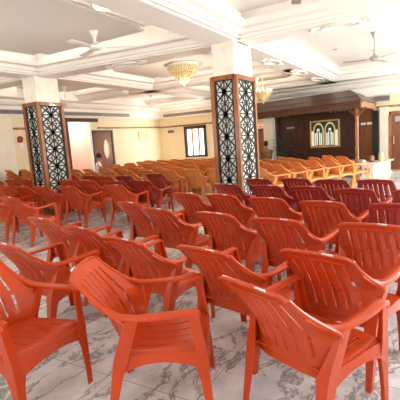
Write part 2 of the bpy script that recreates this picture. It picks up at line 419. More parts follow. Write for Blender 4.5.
# fascia band, then a hipped roof rising behind it; the right end runs back at a slant
def ex_(y): return -.25 * y
fa = MB(); fa.box2((-4.8, 0, 2.13), (-.02, .10, 2.28)); fa.box2((-4.8, -.05, 2.28), (.0, .12, 2.34))
fa.build('front_fascia', M['brownwood'], sb, label='reddish brown front board of the canopy')
so = MB(); so.prism([(-4.8, .1), (-.06, .1), (ex_(2.5) - .05, 2.5), (-4.8, 2.5)], lambda a, q: (a, q, 2.24), lambda a, q: (a, q, 2.28)); so.build('soffit', M['darkwood'], sb)
ro = MB()
lo = [(-4.8, -.08, 2.34), (.05, -.08, 2.34), (ex_(2.5) + .05, 2.5, 2.34), (-4.8, 2.5, 2.34)]
m1 = [(-4.8, .12, 2.46), (-.12, .12, 2.46), (ex_(2.5) - .12, 2.5, 2.46), (-4.8, 2.5, 2.46)]
m2 = [(-4.8, .16, 2.50), (-.16, .16, 2.50), (ex_(2.5) - .16, 2.5, 2.50), (-4.8, 2.5, 2.50)]
hi = [(-4.8, .62, 2.72), (-.62, .62, 2.72), (ex_(2.5) - .5, 2.5, 2.72), (-4.8, 2.5, 2.72)]
ro.loft([[Vector(p) for p in r] for r in (lo, m1, m2, hi)]); ro.build('roof', M['darkwood'], sb, smooth=0)
sd = MB(); sd.prism([(-.10, .0), (.0, .0), (ex_(2.5), 2.5), (ex_(2.5) - .1, 2.5)], lambda a, q: (a, q, 2.15), lambda a, q: (a, q, 2.34)); sd.build('side_fascia', M['wood'], sb, label='reddish side board of the canopy')
ca = MB(); ca.box2((-4.8, .03, 2.12), (-.05, .08, 2.155))
for i in range(7): ca.ball((-.98 + i * .155, .055, 2.11), .045, 6, 4, (1, .5, 1))
ca.build('carved_drops', M['darkwood'], sb)
po = MB(); px, py = -.18, .12
po.lathe([(.07, .0), (.07, .62), (.055, .64), (.06, .70), (.045, .74), (.05, 1.0), (.04, 1.1), (.05, 1.2), (.045, 1.6), (.055, 1.7), (.04, 1.76), (.05, 1.85), (.05, 1.95), (.07, 2.0), (.085, 2.13)], 10, (px, py, 0))
po.build('post', M['wood'], sb, label='turned reddish wooden post')
for s_ in (-1, 1):
    br = MB(); br.tube([(px + s_ * .03, py, 1.93), (px + s_ * .10, py, 2.02), (px + s_ * .2, py, 2.07), (px + s_ * .28, py, 2.13)], [.045, .045, .04, .03], 6)
    br.build('carved_bracket', M['midwood'], sb)

# stained-glass style panel in a gold frame
g = empty('arched_glass_panel', 'gold framed panel with two white arches on the dark wooden wall', 'wall panel', st_at(-2.56, BYL, 1.46), SR)
fr = MB(); hw, hh = .60, .50
fr.box2((-hw, -.05, -hh), (-hw + .05, 0, hh)); fr.box2((hw - .05, -.05, -hh), (hw, 0, hh)); fr.box2((-hw, -.05, hh - .05), (hw, 0, hh)); fr.box2((-hw, -.05, -hh), (hw, 0, -hh + .05))
fr.build('frame', M['gold'], g)
MB().box2((-hw + .04, -.02, -hh + .04), (hw - .04, 0, hh - .04)).build('green_ground', M['greenglass'], g)
def arch(w, zb, zs, zt):
    P = [(-w, zb), (w, zb), (w, zs)]
    P += [(w * math.cos(t * PI / 12), zs + (zt - zs) * math.sin(t * PI / 12) ** .8) for t in range(1, 12)] + [(-w, zs)]
    return P
for cx, mm, mm2 in ((-.25, 'whiteglass', 'yellowglass'), (.22, 'yellowglass', 'whiteglass')):
    o = MB().prism(arch(.22, -.44, .05, .42), lambda a, b: (cx + a, -.028, b), lambda a, b: (cx + a, -.012, b)).build('arch_border', M[mm2 if mm == 'whiteglass' else mm], g)
    fd_ = MB().prism(arch(.17, -.44, .05, .35), lambda a, b: (cx + a, -.034, b), lambda a, b: (cx + a, -.02, b)).build('arch_field', M['greenglass'], o)
    st = MB()
    for q in (-.12, -.05, .05, .12): st.box2((cx + q - .024, -.042, -.42), (cx + q + .024, -.03, .10 - abs(q) * .6))
    st.box2((cx - .05, -.044, .1), (cx + .05, -.03, .2))
    st.build('light_strip', M['whiteglass'], o)
for x in (-.49, .47): MB().box2((x - .05, -.03, -.44), (x + .05, -.015, .12)).build('side_light', M['whiteglass'], g)
s = empty('notice_plate', 'narrow white notice plate on dark wood left of the arched panel', 'sign', st_at(-4.05 + .02, BYL - .02, 1.78), SR)
MB().box2((-.20, -.02, -.045), (.20, 0, .045)).build('board', M['darkwood'], s)
l = MB()
for i in range(5): l.box2((-.17 + i * .072, -.026, -.028), (-.17 + i * .072 + .052, -.02, .028))
l.build('lettering', M['white'], s)
for i, x in enumerate((-1.09, -.87)):
    s = MB().box2((-.085, -.025, -.04), (.085, 0, .04)).build('notice_plate', M['white']); s.location = st_at(x, BYL, 1.71); s.rotation_euler = (0, 0, SR)
    tag(s, ('white notice plate on the narrow brown door, the one beside the canopy post', 'white notice plate on the narrow brown door, the one beside the dark strip')[i], 'sign')

# right end pillar and door
p = MB().box2((-1.80, YB - .20, 0), (-1.52, YB, 2.26)); p.box2((-1.82, YB - .22, 2.02), (-1.50, YB, 2.07)); struct('wall_pier', p, 'pillar')
d = empty('door_2', None, None, (-1.00, YB, 0)); d['kind'] = 'structure'
pn = MB().box2((-.42, -.05, 0), (.42, -.005, 2.0)).build('panel', M['midwood'], d)
fr = MB(); fr.box2((-.50, -.08, 0), (-.42, 0, 2.08)); fr.box2((.42, -.08, 0), (.50, 0, 2.08)); fr.box2((-.5, -.08, 2.0), (.5, 0, 2.08)); fr.build('frame', M['wood'], d)
MB().box2((-.30, -.06, 1.72), (.30, -.045, 1.9)).build('vent_plate', M['grey'], pn)
MB().tube([(-.34, -.05, .95), (-.34, -.11, .95), (-.34, -.11, 1.2), (-.34, -.05, 1.2)], .014).build('handle', M['gold'], pn)

# exit door and cream pier left of the stage
d = empty('door_3', None, None, (-6.55, YB, 0)); d['kind'] = 'structure'
MB().box2((-.42, -.05, 0), (.36, -.005, 1.76)).build('panel', M['wood'], d)
fr = MB(); fr.box2((-.5, -.07, 0), (-.42, 0, 1.84)); fr.box2((.36, -.07, 0), (.44, 0, 1.84)); fr.box2((-.5, -.07, 1.76), (.44, 0, 1.84)); fr.build('frame', M['midwood'], d)
p = MB().box2((-6.10, YB - .5, 0), (-5.72, YB, 2.66)); struct('wall_pier.001', p, 'pillar')
s = empty('exit_sign', 'small red and pale green sign above the door beside the cream pier', 'sign', (-6.32, YB - .02, 1.95))
MB().box2((-.20, -.05, -.07), (.20, 0, .07)).build('board', M['signgreen'], s)
l = MB(); l.box2((-.16, -.058, -.045), (-.02, -.05, .02)); l.box2((.03, -.058, -.045), (.17, -.05, .02)); l.build('red_block', M['signred'], s)

# low white stone counter beside the stage post
ct = empty('stone_counter', 'low white stone bench with open shelf in front of the wooden stage', 'counter', (-2.02, 13.9, 0), R(-10))
b = MB(); b.box2((-.05, -.35, .0), (.42, 1.6, .06)); b.box2((0.02, -.3, .06), (.38, 1.55, .40)); b.build('body', M['bulkheadstone'], ct)
b = MB(); b.box2((-.06, -.38, .40), (.46, 1.65, .45)); b.build('top', M['marblecol'], ct)
b = MB(); b.box2((-.95, -.30, 0), (-.90, .3, .55)); b.box2((-.90, -.30, .50), (-.06, .3, .55)); b.box2((-.90, -.30, .22), (-.06, .3, .25)); b.box2((-.9, .26, 0), (-.06, .3, .5)); b.build('open_shelf', M['grey'], ct)
b = MB(); b.box2((.12, -.315, .12), (.26, -.30, .30)); b.build('wooden_flap', M['wood'], ct)
def pot(name, label, cat, loc, m, r, h):
    mb = MB().lathe([(r * .7, 0), (r, h * .2), (r * .95, h * .7), (r * .7, h), (r * .6, h), (r * .6, h * .9), (.005, h * .88)], 14)
    o = mb.build(name, M[m]); o.location = loc; tag(o, label, cat); return o
def on_ct(x, y, z):
    a = R(-10); return (-2.02 + x * math.cos(a) - y * math.sin(a), 13.9 + x * math.sin(a) + y * math.cos(a), z)
pot('pot', 'round brown pot on the white stone bench', 'pot', on_ct(.1, .35, .45), 'midwood', .12, .22)
pot('jar', 'tall pale jar on the white stone bench', 'jar', on_ct(.3, .75, .45), 'beige', .09, .27)
pot('bowl', 'small white bowl on the corner of the stone bench', 'bowl', on_ct(.05, -.2, .45), 'white', .08, .1)

# potted plant by the stage
pl = empty('potted_plant', 'dark leafy potted plant in front of the dark wooden wall', 'plant', (-5.2, 15.3, 0))
MB().lathe([(.14, 0), (.2, .3), (.22, .32), (.18, .32), (.17, .28), (.01, .28)], 16).build('pot', M['midwood'], pl)
st = MB(); lf = MB()
for i in range(16):
    a = i * 2.4; h = .75 + .55 * random.random(); r = .18 + .30 * random.random()
    tip = Vector((r * math.cos(a), r * math.sin(a), .3 + h)); st.tube([(0, 0, .28), (tip.x * .4, tip.y * .4, .3 + h * .6), tip], .008, 5)
    for j in range(4):
        q = tip * (1 - .09 * j); q.z = tip.z - .13 * j
        d1 = Vector((math.cos(a + j), math.sin(a + j), -.25)) * .2; sd_ = Vector((-d1.y, d1.x, 0)) * .28
        lf.shell([q, q + d1 * .5 + sd_, q + d1, q + d1 * .5 - sd_], [(0, 1, 2, 3)], .003)
st.build('stem', M['leaf'], pl); o = lf.build('foliage', M['leaf'], pl)

# ------------------------------------------------------------------ ceiling ornaments, fans, chandeliers, lamps
def medallion(x, y, rz, label):
    o = empty('ceiling_medallion', label, 'medallion', (x, y, ZB), rz, 'oval plaster medallions under the beams')
    m_ = MB(); m_.ring((0, 0, -.012), .30, .17, .026); m_.ring((0, 0, -.01), .19, .09, .016)
    m_.build('oval_moulding', M['cornice'], o)
    for sx in (-1, 1):
        s = MB()
        s.tube([(sx * .28, 0, -.012), (sx * .36, .09, -.012), (sx * .46, .08, -.012), (sx * .50, 0, -.012), (sx * .45, -.06, -.012), (sx * .38, -.03, -.012)], .02, 6)
        s.tube([(sx * .28, 0, -.012), (sx * .36, -.10, -.012), (sx * .44, -.11, -.012)], .018, 6)
        s.build('scroll', M['cornice'], o)
medallion(-5.6, (CY + CYL) / 2, 0.09, 'oval scroll plaster medallion under the beam between the two pillars')
medallion(-1.35, CY, 0, 'largest oval scroll plaster medallion, under the cross beam right of the near pillar')
medallion(CX[0], 9.2, PI / 2, 'oval plaster medallion under the lengthwise beam, first behind the near pillar')
medallion(CX[0], 11.3, PI / 2, 'oval plaster medallion under the lengthwise beam, second behind the near pillar')
medallion(CX[0], 13.3, PI / 2, 'oval plaster medallion under the lengthwise beam, third behind the near pillar')
medallion(-5.5, 10.85, 0, 'oval plaster medallion under the far cross beam beyond the crystal chandelier')

def fan(x, y, zc, zh, rot, label, m='white'):
    o = empty('ceiling_fan', label, 'ceiling fan', (x, y, zh), rot)
    MB().tube([(0, 0, .04), (0, 0, zc - zh - .06)], .014).build('rod', M[m], o)
    MB().lathe([(.02, zc - zh - .14), (.05, zc - zh - .05), (.075, zc - zh), (.001, zc - zh)], 16).build('ceiling_cup', M[m], o)
    MB().lathe([(.01, -.06), (.07, -.055), (.11, -.03), (.115, .0), (.09, .03), (.035, .06), (.02, .12), (.001, .12)], 20).build('motor', M[m], o)
    for k in range(3):
        a = k * 2 * PI / 3; Mt = Matrix.Rotation(a, 3, 'Z')
        b = MB()
        q = [(.17, -.05), (.25, -.065), (.62, -.06), (.66, -.03), (.66, .04), (.62, .06), (.25, .05), (.17, .04)]
        b.prism(q, lambda u, v: Mt @ Vector((u, v, -.026 + v * .12)), lambda u, v: Mt @ Vector((u, v, -.018 + v * .12)))
        bl = b.build('blade', M[m], o)
        b = MB()
        b.add([Mt @ Vector(p) for p in ((.08, -.02, -.02), (.2, -.03, -.02), (.2, .03, -.012), (.08, .02, -.012), (.08, -.02, -.026), (.2, -.03, -.026), (.2, .03, -.018), (.08, .02, -.018))], [(0, 1, 2, 3), (7, 6, 5, 4), (0, 4, 5, 1), (2, 6, 7, 3), (1, 5, 6, 2), (3, 7, 4, 0)])
        b.build('blade_bracket', M[m], bl)
fan(-4.98, 5.30, 3.435, 3.19, R(36), 'nearest white ceiling fan, in front of the beam between the pillars')
fan(-1.22, 10.0, 3.60, 3.05, R(75), 'ceiling fan on a long rod in the right bay above the wooden stage', 'grey')
fan(-8.35, 10.0, 3.46, 3.16, R(15), 'white ceiling fan above and left of the crystal chandelier, beyond the left pillar')
fan(-9.6, 13.0, 3.435, 2.98, R(50), 'distant white ceiling fan above the far left corner of the hall')
fan(-9.9, 9.0, 3.435, 2.9, R(80), 'white ceiling fan behind the right edge of the left pillar')
fan(-5.2, 13.0, 3.435, 3.0, R(20), 'white ceiling fan between the hanging chandelier and the wooden canopy')
fan(-9.75, 5.2, 3.435, 2.75, R(10), 'white ceiling fan left of the left pillar')
fan(-1.35, 4.75, 3.60, 3.16, R(-10), 'grey ceiling fan hanging in the near right bay', 'grey')

def chandelier(x, y, z, r, h, label):
    o = empty('chandelier', label, 'chandelier', (x, y, z))
    MB().lathe([(r, 0), (r * 1.02, -.03), (r * .98, -.06), (r * .7, -.07), (.001, -.07)], 32).build('ceiling_plate', M['white'], o)
    mb = MB(); n = 9
    for k in range(n):
        t = k / (n - 1); rr = r * .93 * (1 - t) ** .85 + .01; zz = -.09 - t * h; cnt = max(1, int(2 * PI * rr / .062))
        for i in range(cnt):
            a = i * 2 * PI / cnt + k * .4
            mb.ball((rr * math.cos(a), rr * math.sin(a), zz), .030, 5, 4, (1, 1, 1.4))
    mb.build('crystal_beads', M['crystal'], o, None, kind='stuff')
    mb = MB()
    for k in range(4):
        t = k / 3; rr = r * .9 * (1 - t * .85) ** .85; mb.ring((0, 0, -.08 - t * h * .8), rr, rr, .008, 24, 5)
    mb.build('wire_frame', M['gold'], o)
chandelier(-5.35, 8.65, 3.375, .38, .36, 'cone shaped golden crystal chandelier on round white plate between the pillars')
o = empty('chandelier', 'pale hanging chandelier right of the near pillar, before the wooden canopy', 'chandelier', (-4.78, 12.4, 2.82))
MB().tube([(0, 0, .0), (0, 0, .62)], .012).build('rod', M['gold'], o)
mb = MB()
mb.lathe([(.28, .08), (.24, -.02), (.14, -.16), (.03, -.24), (.02, -.24), (.12, -.14), (.22, 0), (.26, .08)], 18, cap=False); mb.build('glass_bowl', M['crystal'], o)
for k in range(8):
    a = k * PI / 4; MB().lathe([(.015, .02), (.05, .07), (.06, .14), (.05, .14), (.04, .07), (.01, .03)], 8, (.27 * math.cos(a), .27 * math.sin(a), .02)).build('lamp_cup', M['white'], o)
MB().ball((0, 0, -.26), .035, 8, 6).build('finial', M['gold'], o)
o = empty('ceiling_light', 'round white ceiling light at the top of the hall, above the nearest fan', 'ceiling light', (-3.95, 4.45, 3.46))
MB().lathe([(.20, 0), (.20, -.03), (.17, -.05), (.001, -.05)], 28).build('trim_ring', M['white'], o)
MB().lathe([(.15, -.05), (.13, -.075), (.08, -.09), (.001, -.095)], 28).build('diffuser', M['lamp'], o)
for i, (x, y) in enumerate(((-2.1, 8.6), (-1.5, 12.2), (-.5, 8.8), (-2.3, 11.2))):
    o = MB().lathe([(.06, 0), (.06, -.01), (.045, -.014), (.001, -.014)], 16).build('smoke_detector', M['grey']); o.location = (x, y, 3.60)
    tag(o, ('small round grey ceiling spot nearest the right of the near pillar', 'small round grey ceiling spot beyond the right fan', 'small round grey ceiling spot nearest the long rod of the right fan', 'small round grey ceiling spot along the lengthwise beam')[i], 'spot')

# ------------------------------------------------------------------ the moulded armchair
def back_meshes():
    mb = MB()
    cols = []; slot = .068; slat = .218; marg = (2 - 6 * slot - 5 * slat) / 2
    cols = [-1, -1 + marg * .5]; c = -1 + marg; isl = []
    edges = [-1, -1 + marg * .5, -1 + marg]; kinds = [0, 0]
    for i in range(6):
        edges.append(edges[-1] + slot); kinds.append(1)
        if i < 5:
            e = edges[-1]; edges += [e + slat / 2, e + slat]; kinds += [0, 0]
    edges += [edges[-1] + marg * .5, 1.0]; kinds += [0, 0]
    rows = [0, .06, .12, .19, .27, .35, .42, .485, .56, .64, .72, .80, .875, .93, .97, 1.0]
    def hw(t):
        if t > .5: return .220 + .070 * ((1 - t) / .5) ** 2.1
        return .240 + .050 * (t / .5)
    def P(u, t):
        h_ = hw(t); hs = .214 + .016 * (1 - t); x = u * hs if abs(u) <= .8 else math.copysign(.8 * hs + (abs(u) - .8) / .2 * (h_ - .8 * hs), u)
        y = -.205 - .055 * t - .195 * t ** 1.6 - .035 * (1 - u * u) * (1 - .4 * t) + abs(u) ** 3.5 * ((.03 + .08 * t / .45) if t < .45 else .11 * ((1 - t) / .55) ** 2)
        z = .395 + .425 * t + .014 * (1 - u * u) * t
        if abs(u) > .93 and t > .98: z -= .012
        return Vector((x, y, z))
    mids = {k for k in range(1, len(edges) - 1) if kinds[k - 1] == 0 and kinds[k] == 0 and 2 < k < len(edges) - 3}
    vs = []
    for t in rows:
        for k, u in enumerate(edges):
            p = P(u, t)
            if .12 < t < .90 and k in mids: p.y -= .012
            vs.append(p)
    n = len(edges); fs = []
    for r in range(len(rows) - 1):
        for k in range(n - 1):
            t = (rows[r] + rows[r + 1]) / 2
            if kinds[k] == 1 and ((.12 < t < .42) or (.485 < t < .875)): continue
            fs.append((r * n + k, r * n + k + 1, (r + 1) * n + k + 1, (r + 1) * n + k))
    mb.shell(vs, fs, -.013)
    # raised rim along both sides and the top
    path = [P(-1, t) for t in rows] + [P(u, 1) for u in edges[1:-1]] + [P(1, t) for t in reversed(rows)]
    mb.tube([p + Vector((0, -.003, 0)) for p in path], .0115, 6)
    # ledge below the top on the rear face
    led = []
    for u in [k / 8 - .84 + .0 for k in range(0, 14)]:
        if u > .85: break
        q = P(u, .915) + Vector((0, -.012, 0))
        led.append([q + Vector((0, 0, .008)), q + Vector((0, -.014, .006)), q + Vector((0, -.014, -.004)), q + Vector((0, 0, -.01))])
    mb.loft(led)
    for i in range(len(kinds)):
        if kinds[i] == 1:
            q = P((edges[i] + edges[i + 1]) / 2, .45) + Vector((0, -.016, 0)); mb.ball(q, .011, 6, 4)
    return mb, P
BACK, BP = back_meshes()

def seat_mb():
    mb = MB()
    slot = [0]
    us = [-1, -.92, -.8, -.70]; kk = [0, 0, 0]
    for i in range(5):
        us.append(us[-1] + .05); kk.append(1)
        if i < 4: us.append(us[-1] + .2875); kk.append(0)
    us += [.8, .92, 1.0]; kk += [0, 0, 0]
    rows = [0, .08, .2, .32, .44, .56, .68, .8, .9, .97, 1.0]
    def P(u, s):
        w = .235 + .025 * s
        y = -.235 + .475 * s - .022 * (abs(u) ** 4) * s
        z = .398 + .030 * s - .016 * (1 - u * u) * math.sin(PI * min(1, s * 1.1)) - .030 * max(0, (s - .85) / .15) ** 2 - .012 * max(0, (abs(u) - .9) / .1) ** 2
        return Vector((w * u, y, z))
    vs = [P(u, s) for s in rows for u in us]; n = len(us); fs = []
    for r in range(len(rows) - 1):
        s = (rows[r] + rows[r + 1]) / 2
        for k in range(n - 1):
            if kk[k] == 1 and .2 < s < .8: continue
            fs.append((r * n + k, r * n + k + 1, (r + 1) * n + k + 1, (r + 1) * n + k))
    mb.shell(vs, fs, .010)
    # skirt with arched lower edge
    per = [P(-1, s) for s in rows] + [P(u, 1) for u in us[1:-1]] + [P(1, s) for s in reversed(rows)]
    segs = [('s', s) for s in rows] + [('f', (u + 1) / 2) for u in us[1:-1]] + [('s', s) for s in reversed(rows)]
    top = []; bot = []
    for p, (k, s) in zip(per, segs):
        ar = math.sin(PI * min(1, max(0, s))) ** .55
        d = .125 - .075 * ar
        o = Vector((p.x * .03, .004 if k == 'f' else 0, 0))
        top.append(p); bot.append(Vector((p.x * 1.03, p.y + (.008 if p.y > .1 else 0), p.z - d)))
    n = len(top)
    mb.shell(top + bot, [(i, i + n, i + n + 1, i + 1) for i in range(n - 1)], .009)
    # rear rail under the back
    rr = []
    for k in range(9):
        u = -1 + k / 4; q = BP(u, .0)
        rr.append([q + Vector((0, .012, .02)), q + Vector((0, -.006, .02)), q + Vector((0, -.006, -.045 - .03 * u * u)), q + Vector((0, .012, -.045 - .03 * u * u))])
    mb.loft(rr)
    return mb

def ell(c, sx, sy, a, b, th=.010):
    # L section: outer corner at c, arms running inward along -sx (x) and -sy (y)
    x, y, z = c
    P = [(0, 0), (-sx * a, 0), (-sx * a, -sy * th), (-sx * th, -sy * th), (-sx * th, -sy * b), (0, -sy * b)]
    if sx * sy < 0: P = P[::-1]
    return [Vector((x + p, y + q, z)) for p, q in P]
def front_leg(s):
    mb = MB()
    lv = [(.0, .268, .262, .036, .034), (.10, .270, .259, .040, .040), (.25, .272, .252, .052, .052), (.33, .274, .248, .075, .070), (.40, .277, .245, .060, .060), (.47, .281, .232, .048, .050), (.58, .290, .218, .046, .052), (.630, .297, .212, .046, .054)]
    mb.loft([ell((s * x, y, z), s, 1, a, b) for z, x, y, a, b in lv]); return mb
def rear_leg(s):
    mb = MB()
    lv = [(.0, .262, -.325, .034, .036), (.12, .264, -.303, .042, .045), (.26, .266, -.280, .056, .060), (.36, .268, -.262, .070, .080), (.43, .272, -.240, .052, .080), (.52, .281, -.205, .036, .075), (.60, .289, -.175, .022, .070)]
    mb.loft([ell((s * x, y, z), s, -1, a, b) for z, x, y, a, b in lv]); return mb
def arm(s):
    mb = MB()
    pts = [(.234, -.362, .720, .008), (.259, -.284, .661, .018), (.283, -.200, .627, .034), (.296, -.120, .619, .044), (.300, -.02, .622, .052), (.300, .07, .629, .054), (.298, .15, .636, .054), (.296, .196, .638, .052), (.294, .216, .628, .048), (.292, .218, .600, .042)]
    rings = []
    for i, (x, y, z, w) in enumerate(pts):
        a = Vector(pts[max(i - 1, 0)][:3]); b = Vector(pts[min(i + 1, len(pts) - 1)][:3]); t = (b - a).normalized()
        up = Vector((0, -t.z, t.y)).normalized()
        if up.z < 0 and i < 8: up = -up
        c = Vector((x, y, z)); sd = Vector((1, 0, 0))
        prof = [(.006, -.018), (.006, .000), (0, .006), (-w * .3, .010), (-w * .7, .008), (-w, .002), (-w, -.012), (-w + .008, -.012), (-w + .01, -.004), (-.004, -.004), (-.004, -.018)]
        rings.append([Vector((s * (c.x + p), c.y + up.y * q, c.z + up.z * q)) for p, q in (prof if s > 0 else prof[::-1])])
    mb.loft(rings); return mb

def chair_meshes(m):
    d = {'backrest': BACK.mesh('backrest', M[m], 40), 'seat': seat_mb().mesh('seat', M[m], 40)}
    for s in (-1, 1):
        d[('leg', s, 1)] = front_leg(s).mesh('leg', M[m], 30); d[('leg', s, -1)] = rear_leg(s).mesh('leg', M[m], 30); d[('armrest', s)] = arm(s).mesh('armrest', M[m], 45)
    return d
def make_chair(m, label, sticker=True):
    o = empty('plastic_armchair', label, 'chair')
    d = chair_meshes(m)
    for k, me in d.items():
        c = link(k if isinstance(k, str) else k[0], me, o)
        if k == 'backrest': bk = c
    if sticker:
        q = BP(.42, 1.0); b = MB(); b.box((0, 0, 0), (.062, .006, .018), Matrix.Rotation(R(38), 3, 'X'))
        b.build('sticker', M['sticker'], bk, loc=q + Vector((0, -.012, .006)), label='small white paper sticker')
    return o
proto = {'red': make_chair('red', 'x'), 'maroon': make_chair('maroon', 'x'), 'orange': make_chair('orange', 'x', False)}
used = set()
def chair(x, y, facing, kind, label, group, z=0):
    """facing: degrees to the right of +Y"""
    o = proto[kind] if kind not in used else copy_tree(proto[kind])
    used.add(kind)
    o.location = (x, y, z); o.rotation_euler = (0, 0, -R(facing)); tag(o, label, 'chair', group)
    return o
def chair_by_top(tx, ty, facing, *a, off=.09):
    """tx, ty: where the sticker on the top rail is"""
    t = R(facing); fx, fy = math.sin(t), math.cos(t); rx, ry = math.cos(t), -math.sin(t)
    return chair(tx + .44 * fx - off * rx, ty + .44 * fy - off * ry, facing, *a)

ORD = ['first', 'second', 'third', 'fourth', 'fifth', 'sixth', 'seventh', 'eighth', 'ninth', 'tenth', 'eleventh', 'twelfth']
G1 = 'red plastic armchairs in the near rows'
# the three turned chairs in front and the near one seen from behind
chair(-1.37, 1.82, 62, 'red', 'red plastic armchair turned sideways, its open seat facing right, in the foreground', G1)
chair(-2.16, 1.42, 86, 'red', 'red plastic armchair turned sideways at bottom left, its seat cut by the frame', G1)
chair_by_top(-.645, 1.62, 23, 'red', 'nearest red plastic armchair seen from behind, blank backrest closest to the camera', G1)
chair_by_top(-2.80, 1.84, 8, 'red', 'red plastic armchair directly behind the sideways chair at bottom left', G1)
rows = [
    [(-.50, 2.22, 15), (-1.18, 2.12, 15), (-1.92, 2.20, 12), (-2.61, 2.43, 12), (-3.44, 2.68, 10)],
    [(-.32, 3.05, 10), (-1.04, 3.09, 14), (-1.70, 3.24, 16), (-2.46, 3.36, 16), (-3.11, 3.69, 16)],
    [(-.22, 3.92, 9), (-.89, 3.99, 12), (-1.54, 4.17, 14), (-2.21, 4.37, 15), (-2.81, 4.49, 15)],
    [(-.08, 4.82, 8), (-.74, 4.90, 10), (-1.35, 5.12, 13), (-1.95, 5.25, 14), (-2.65, 5.42, 14)],
    [(-.62, 5.80, 10), (-1.21, 5.87, 12), (-1.80, 6.10, 14), (-2.42, 6.10, 14)],
]
for i, row in enumerate(rows):
    for j, (x, y, a) in enumerate(row):
        kind = 'maroon' if (i >= 3 or (i == 2 and j == 0)) else 'red'  # rear rows take the red copy with shade in its colour
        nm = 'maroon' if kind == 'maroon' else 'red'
        place = f'{ORD[j]} from right in the {ORD[i]} row of the right block'
        if i == 4: place = f'{ORD[j]} from right in the last row of the right block'
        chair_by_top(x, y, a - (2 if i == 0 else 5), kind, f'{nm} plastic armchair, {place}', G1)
# left block
left = [
    [(-5.76, 3.93, 14), (-6.55, 4.02, 14), (-7.45, 4.75, 14)],
    [(-4.89, 5.41, 8), (-5.91, 5.25, 8), (-6.65, 5.26, 8), (-7.32, 5.30, 8), (-8.0, 5.38, 8), (-8.75, 5.40, 8), (-9.5, 5.45, 8)],
    [(-4.80, 6.06, 10), (-5.45, 6.06, 10), (-6.42, 6.25, 8), (-7.20, 6.38, 8), (-8.85, 6.62, 6), (-9.50, 6.60, 6), (-10.2, 6.60, 6)],
    [(-5.49, 7.45, 10), (-6.10, 7.10, 6), (-6.75, 7.10, 6), (-7.45, 7.36, 6), (-8.45, 7.60, 6), (-9.25, 7.85, 6), (-9.9, 8.75, 6)],
]
for i, row in enumerate(left):
    for j, (x, y, a) in enumerate(row):
        kind = 'maroon' if (i >= 2 and j < 2) else 'red'  # aisle ends farther back take the same shade-darkened copy
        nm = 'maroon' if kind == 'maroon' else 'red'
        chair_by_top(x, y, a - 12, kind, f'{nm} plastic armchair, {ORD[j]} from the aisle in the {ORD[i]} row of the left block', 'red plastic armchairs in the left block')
# orange chairs beyond the pillars
n = 0
for i in range(9):
    y = 8.62 + i * .70
    xs = [-4.55 - .67 * k - .10 * (i % 3) for k in range(10)]
    j = 0
    for x in xs:
        if x < XL + .75 or (x > -5.7 and i > 0) or (x < -10 and 10.2 < y < 12) or (x < -9.3 and i < 2): continue
        jx = x + random.uniform(-.03, .03); jy = y + random.uniform(-.03, .03)
        chair(jx, jy + .25, 2 + random.uniform(-4, 4), 'orange', f'orange plastic armchair, {ORD[j]} from right in {ORD[i]} orange row left of the near pillar', 'orange plastic armchairs left of the near pillar')
        j += 1
for k, (x, y) in enumerate(((-11.0, 8.0), (-10.35, 8.05))):
    for h in range(1, 3):
        chair(x, y, 12, 'orange', f'orange plastic armchair, {("middle", "topmost")[h - 1]} of the {("left", "right")[k]} stack left of the left pillar', 'orange plastic armchairs stacked left of the left pillar', z=.10 * h)
    chair(x, y, 12, 'orange', f'orange plastic armchair, lowest of the {("left", "right")[k]} stack left of the left pillar', 'orange plastic armchairs stacked left of the left pillar')
fd = Vector((.41, .912)); fp = Vector((-.912, .41))
FILE = ['front', 'second', 'third', 'rearmost']
for i in range(4):
    for j in range(6 if i < 2 else 5):
        p = Vector((-3.40, 8.62)) + fd * (.62 * j + (.25 if i % 2 else 0) + .12 * i) + fp * .72 * i + fd * .39
        chair(p.x, p.y, 40, 'orange', f'orange plastic armchair, {ORD[j]} along the {FILE[i]} file before the dark wooden stage', 'orange plastic armchairs right of the near pillar')

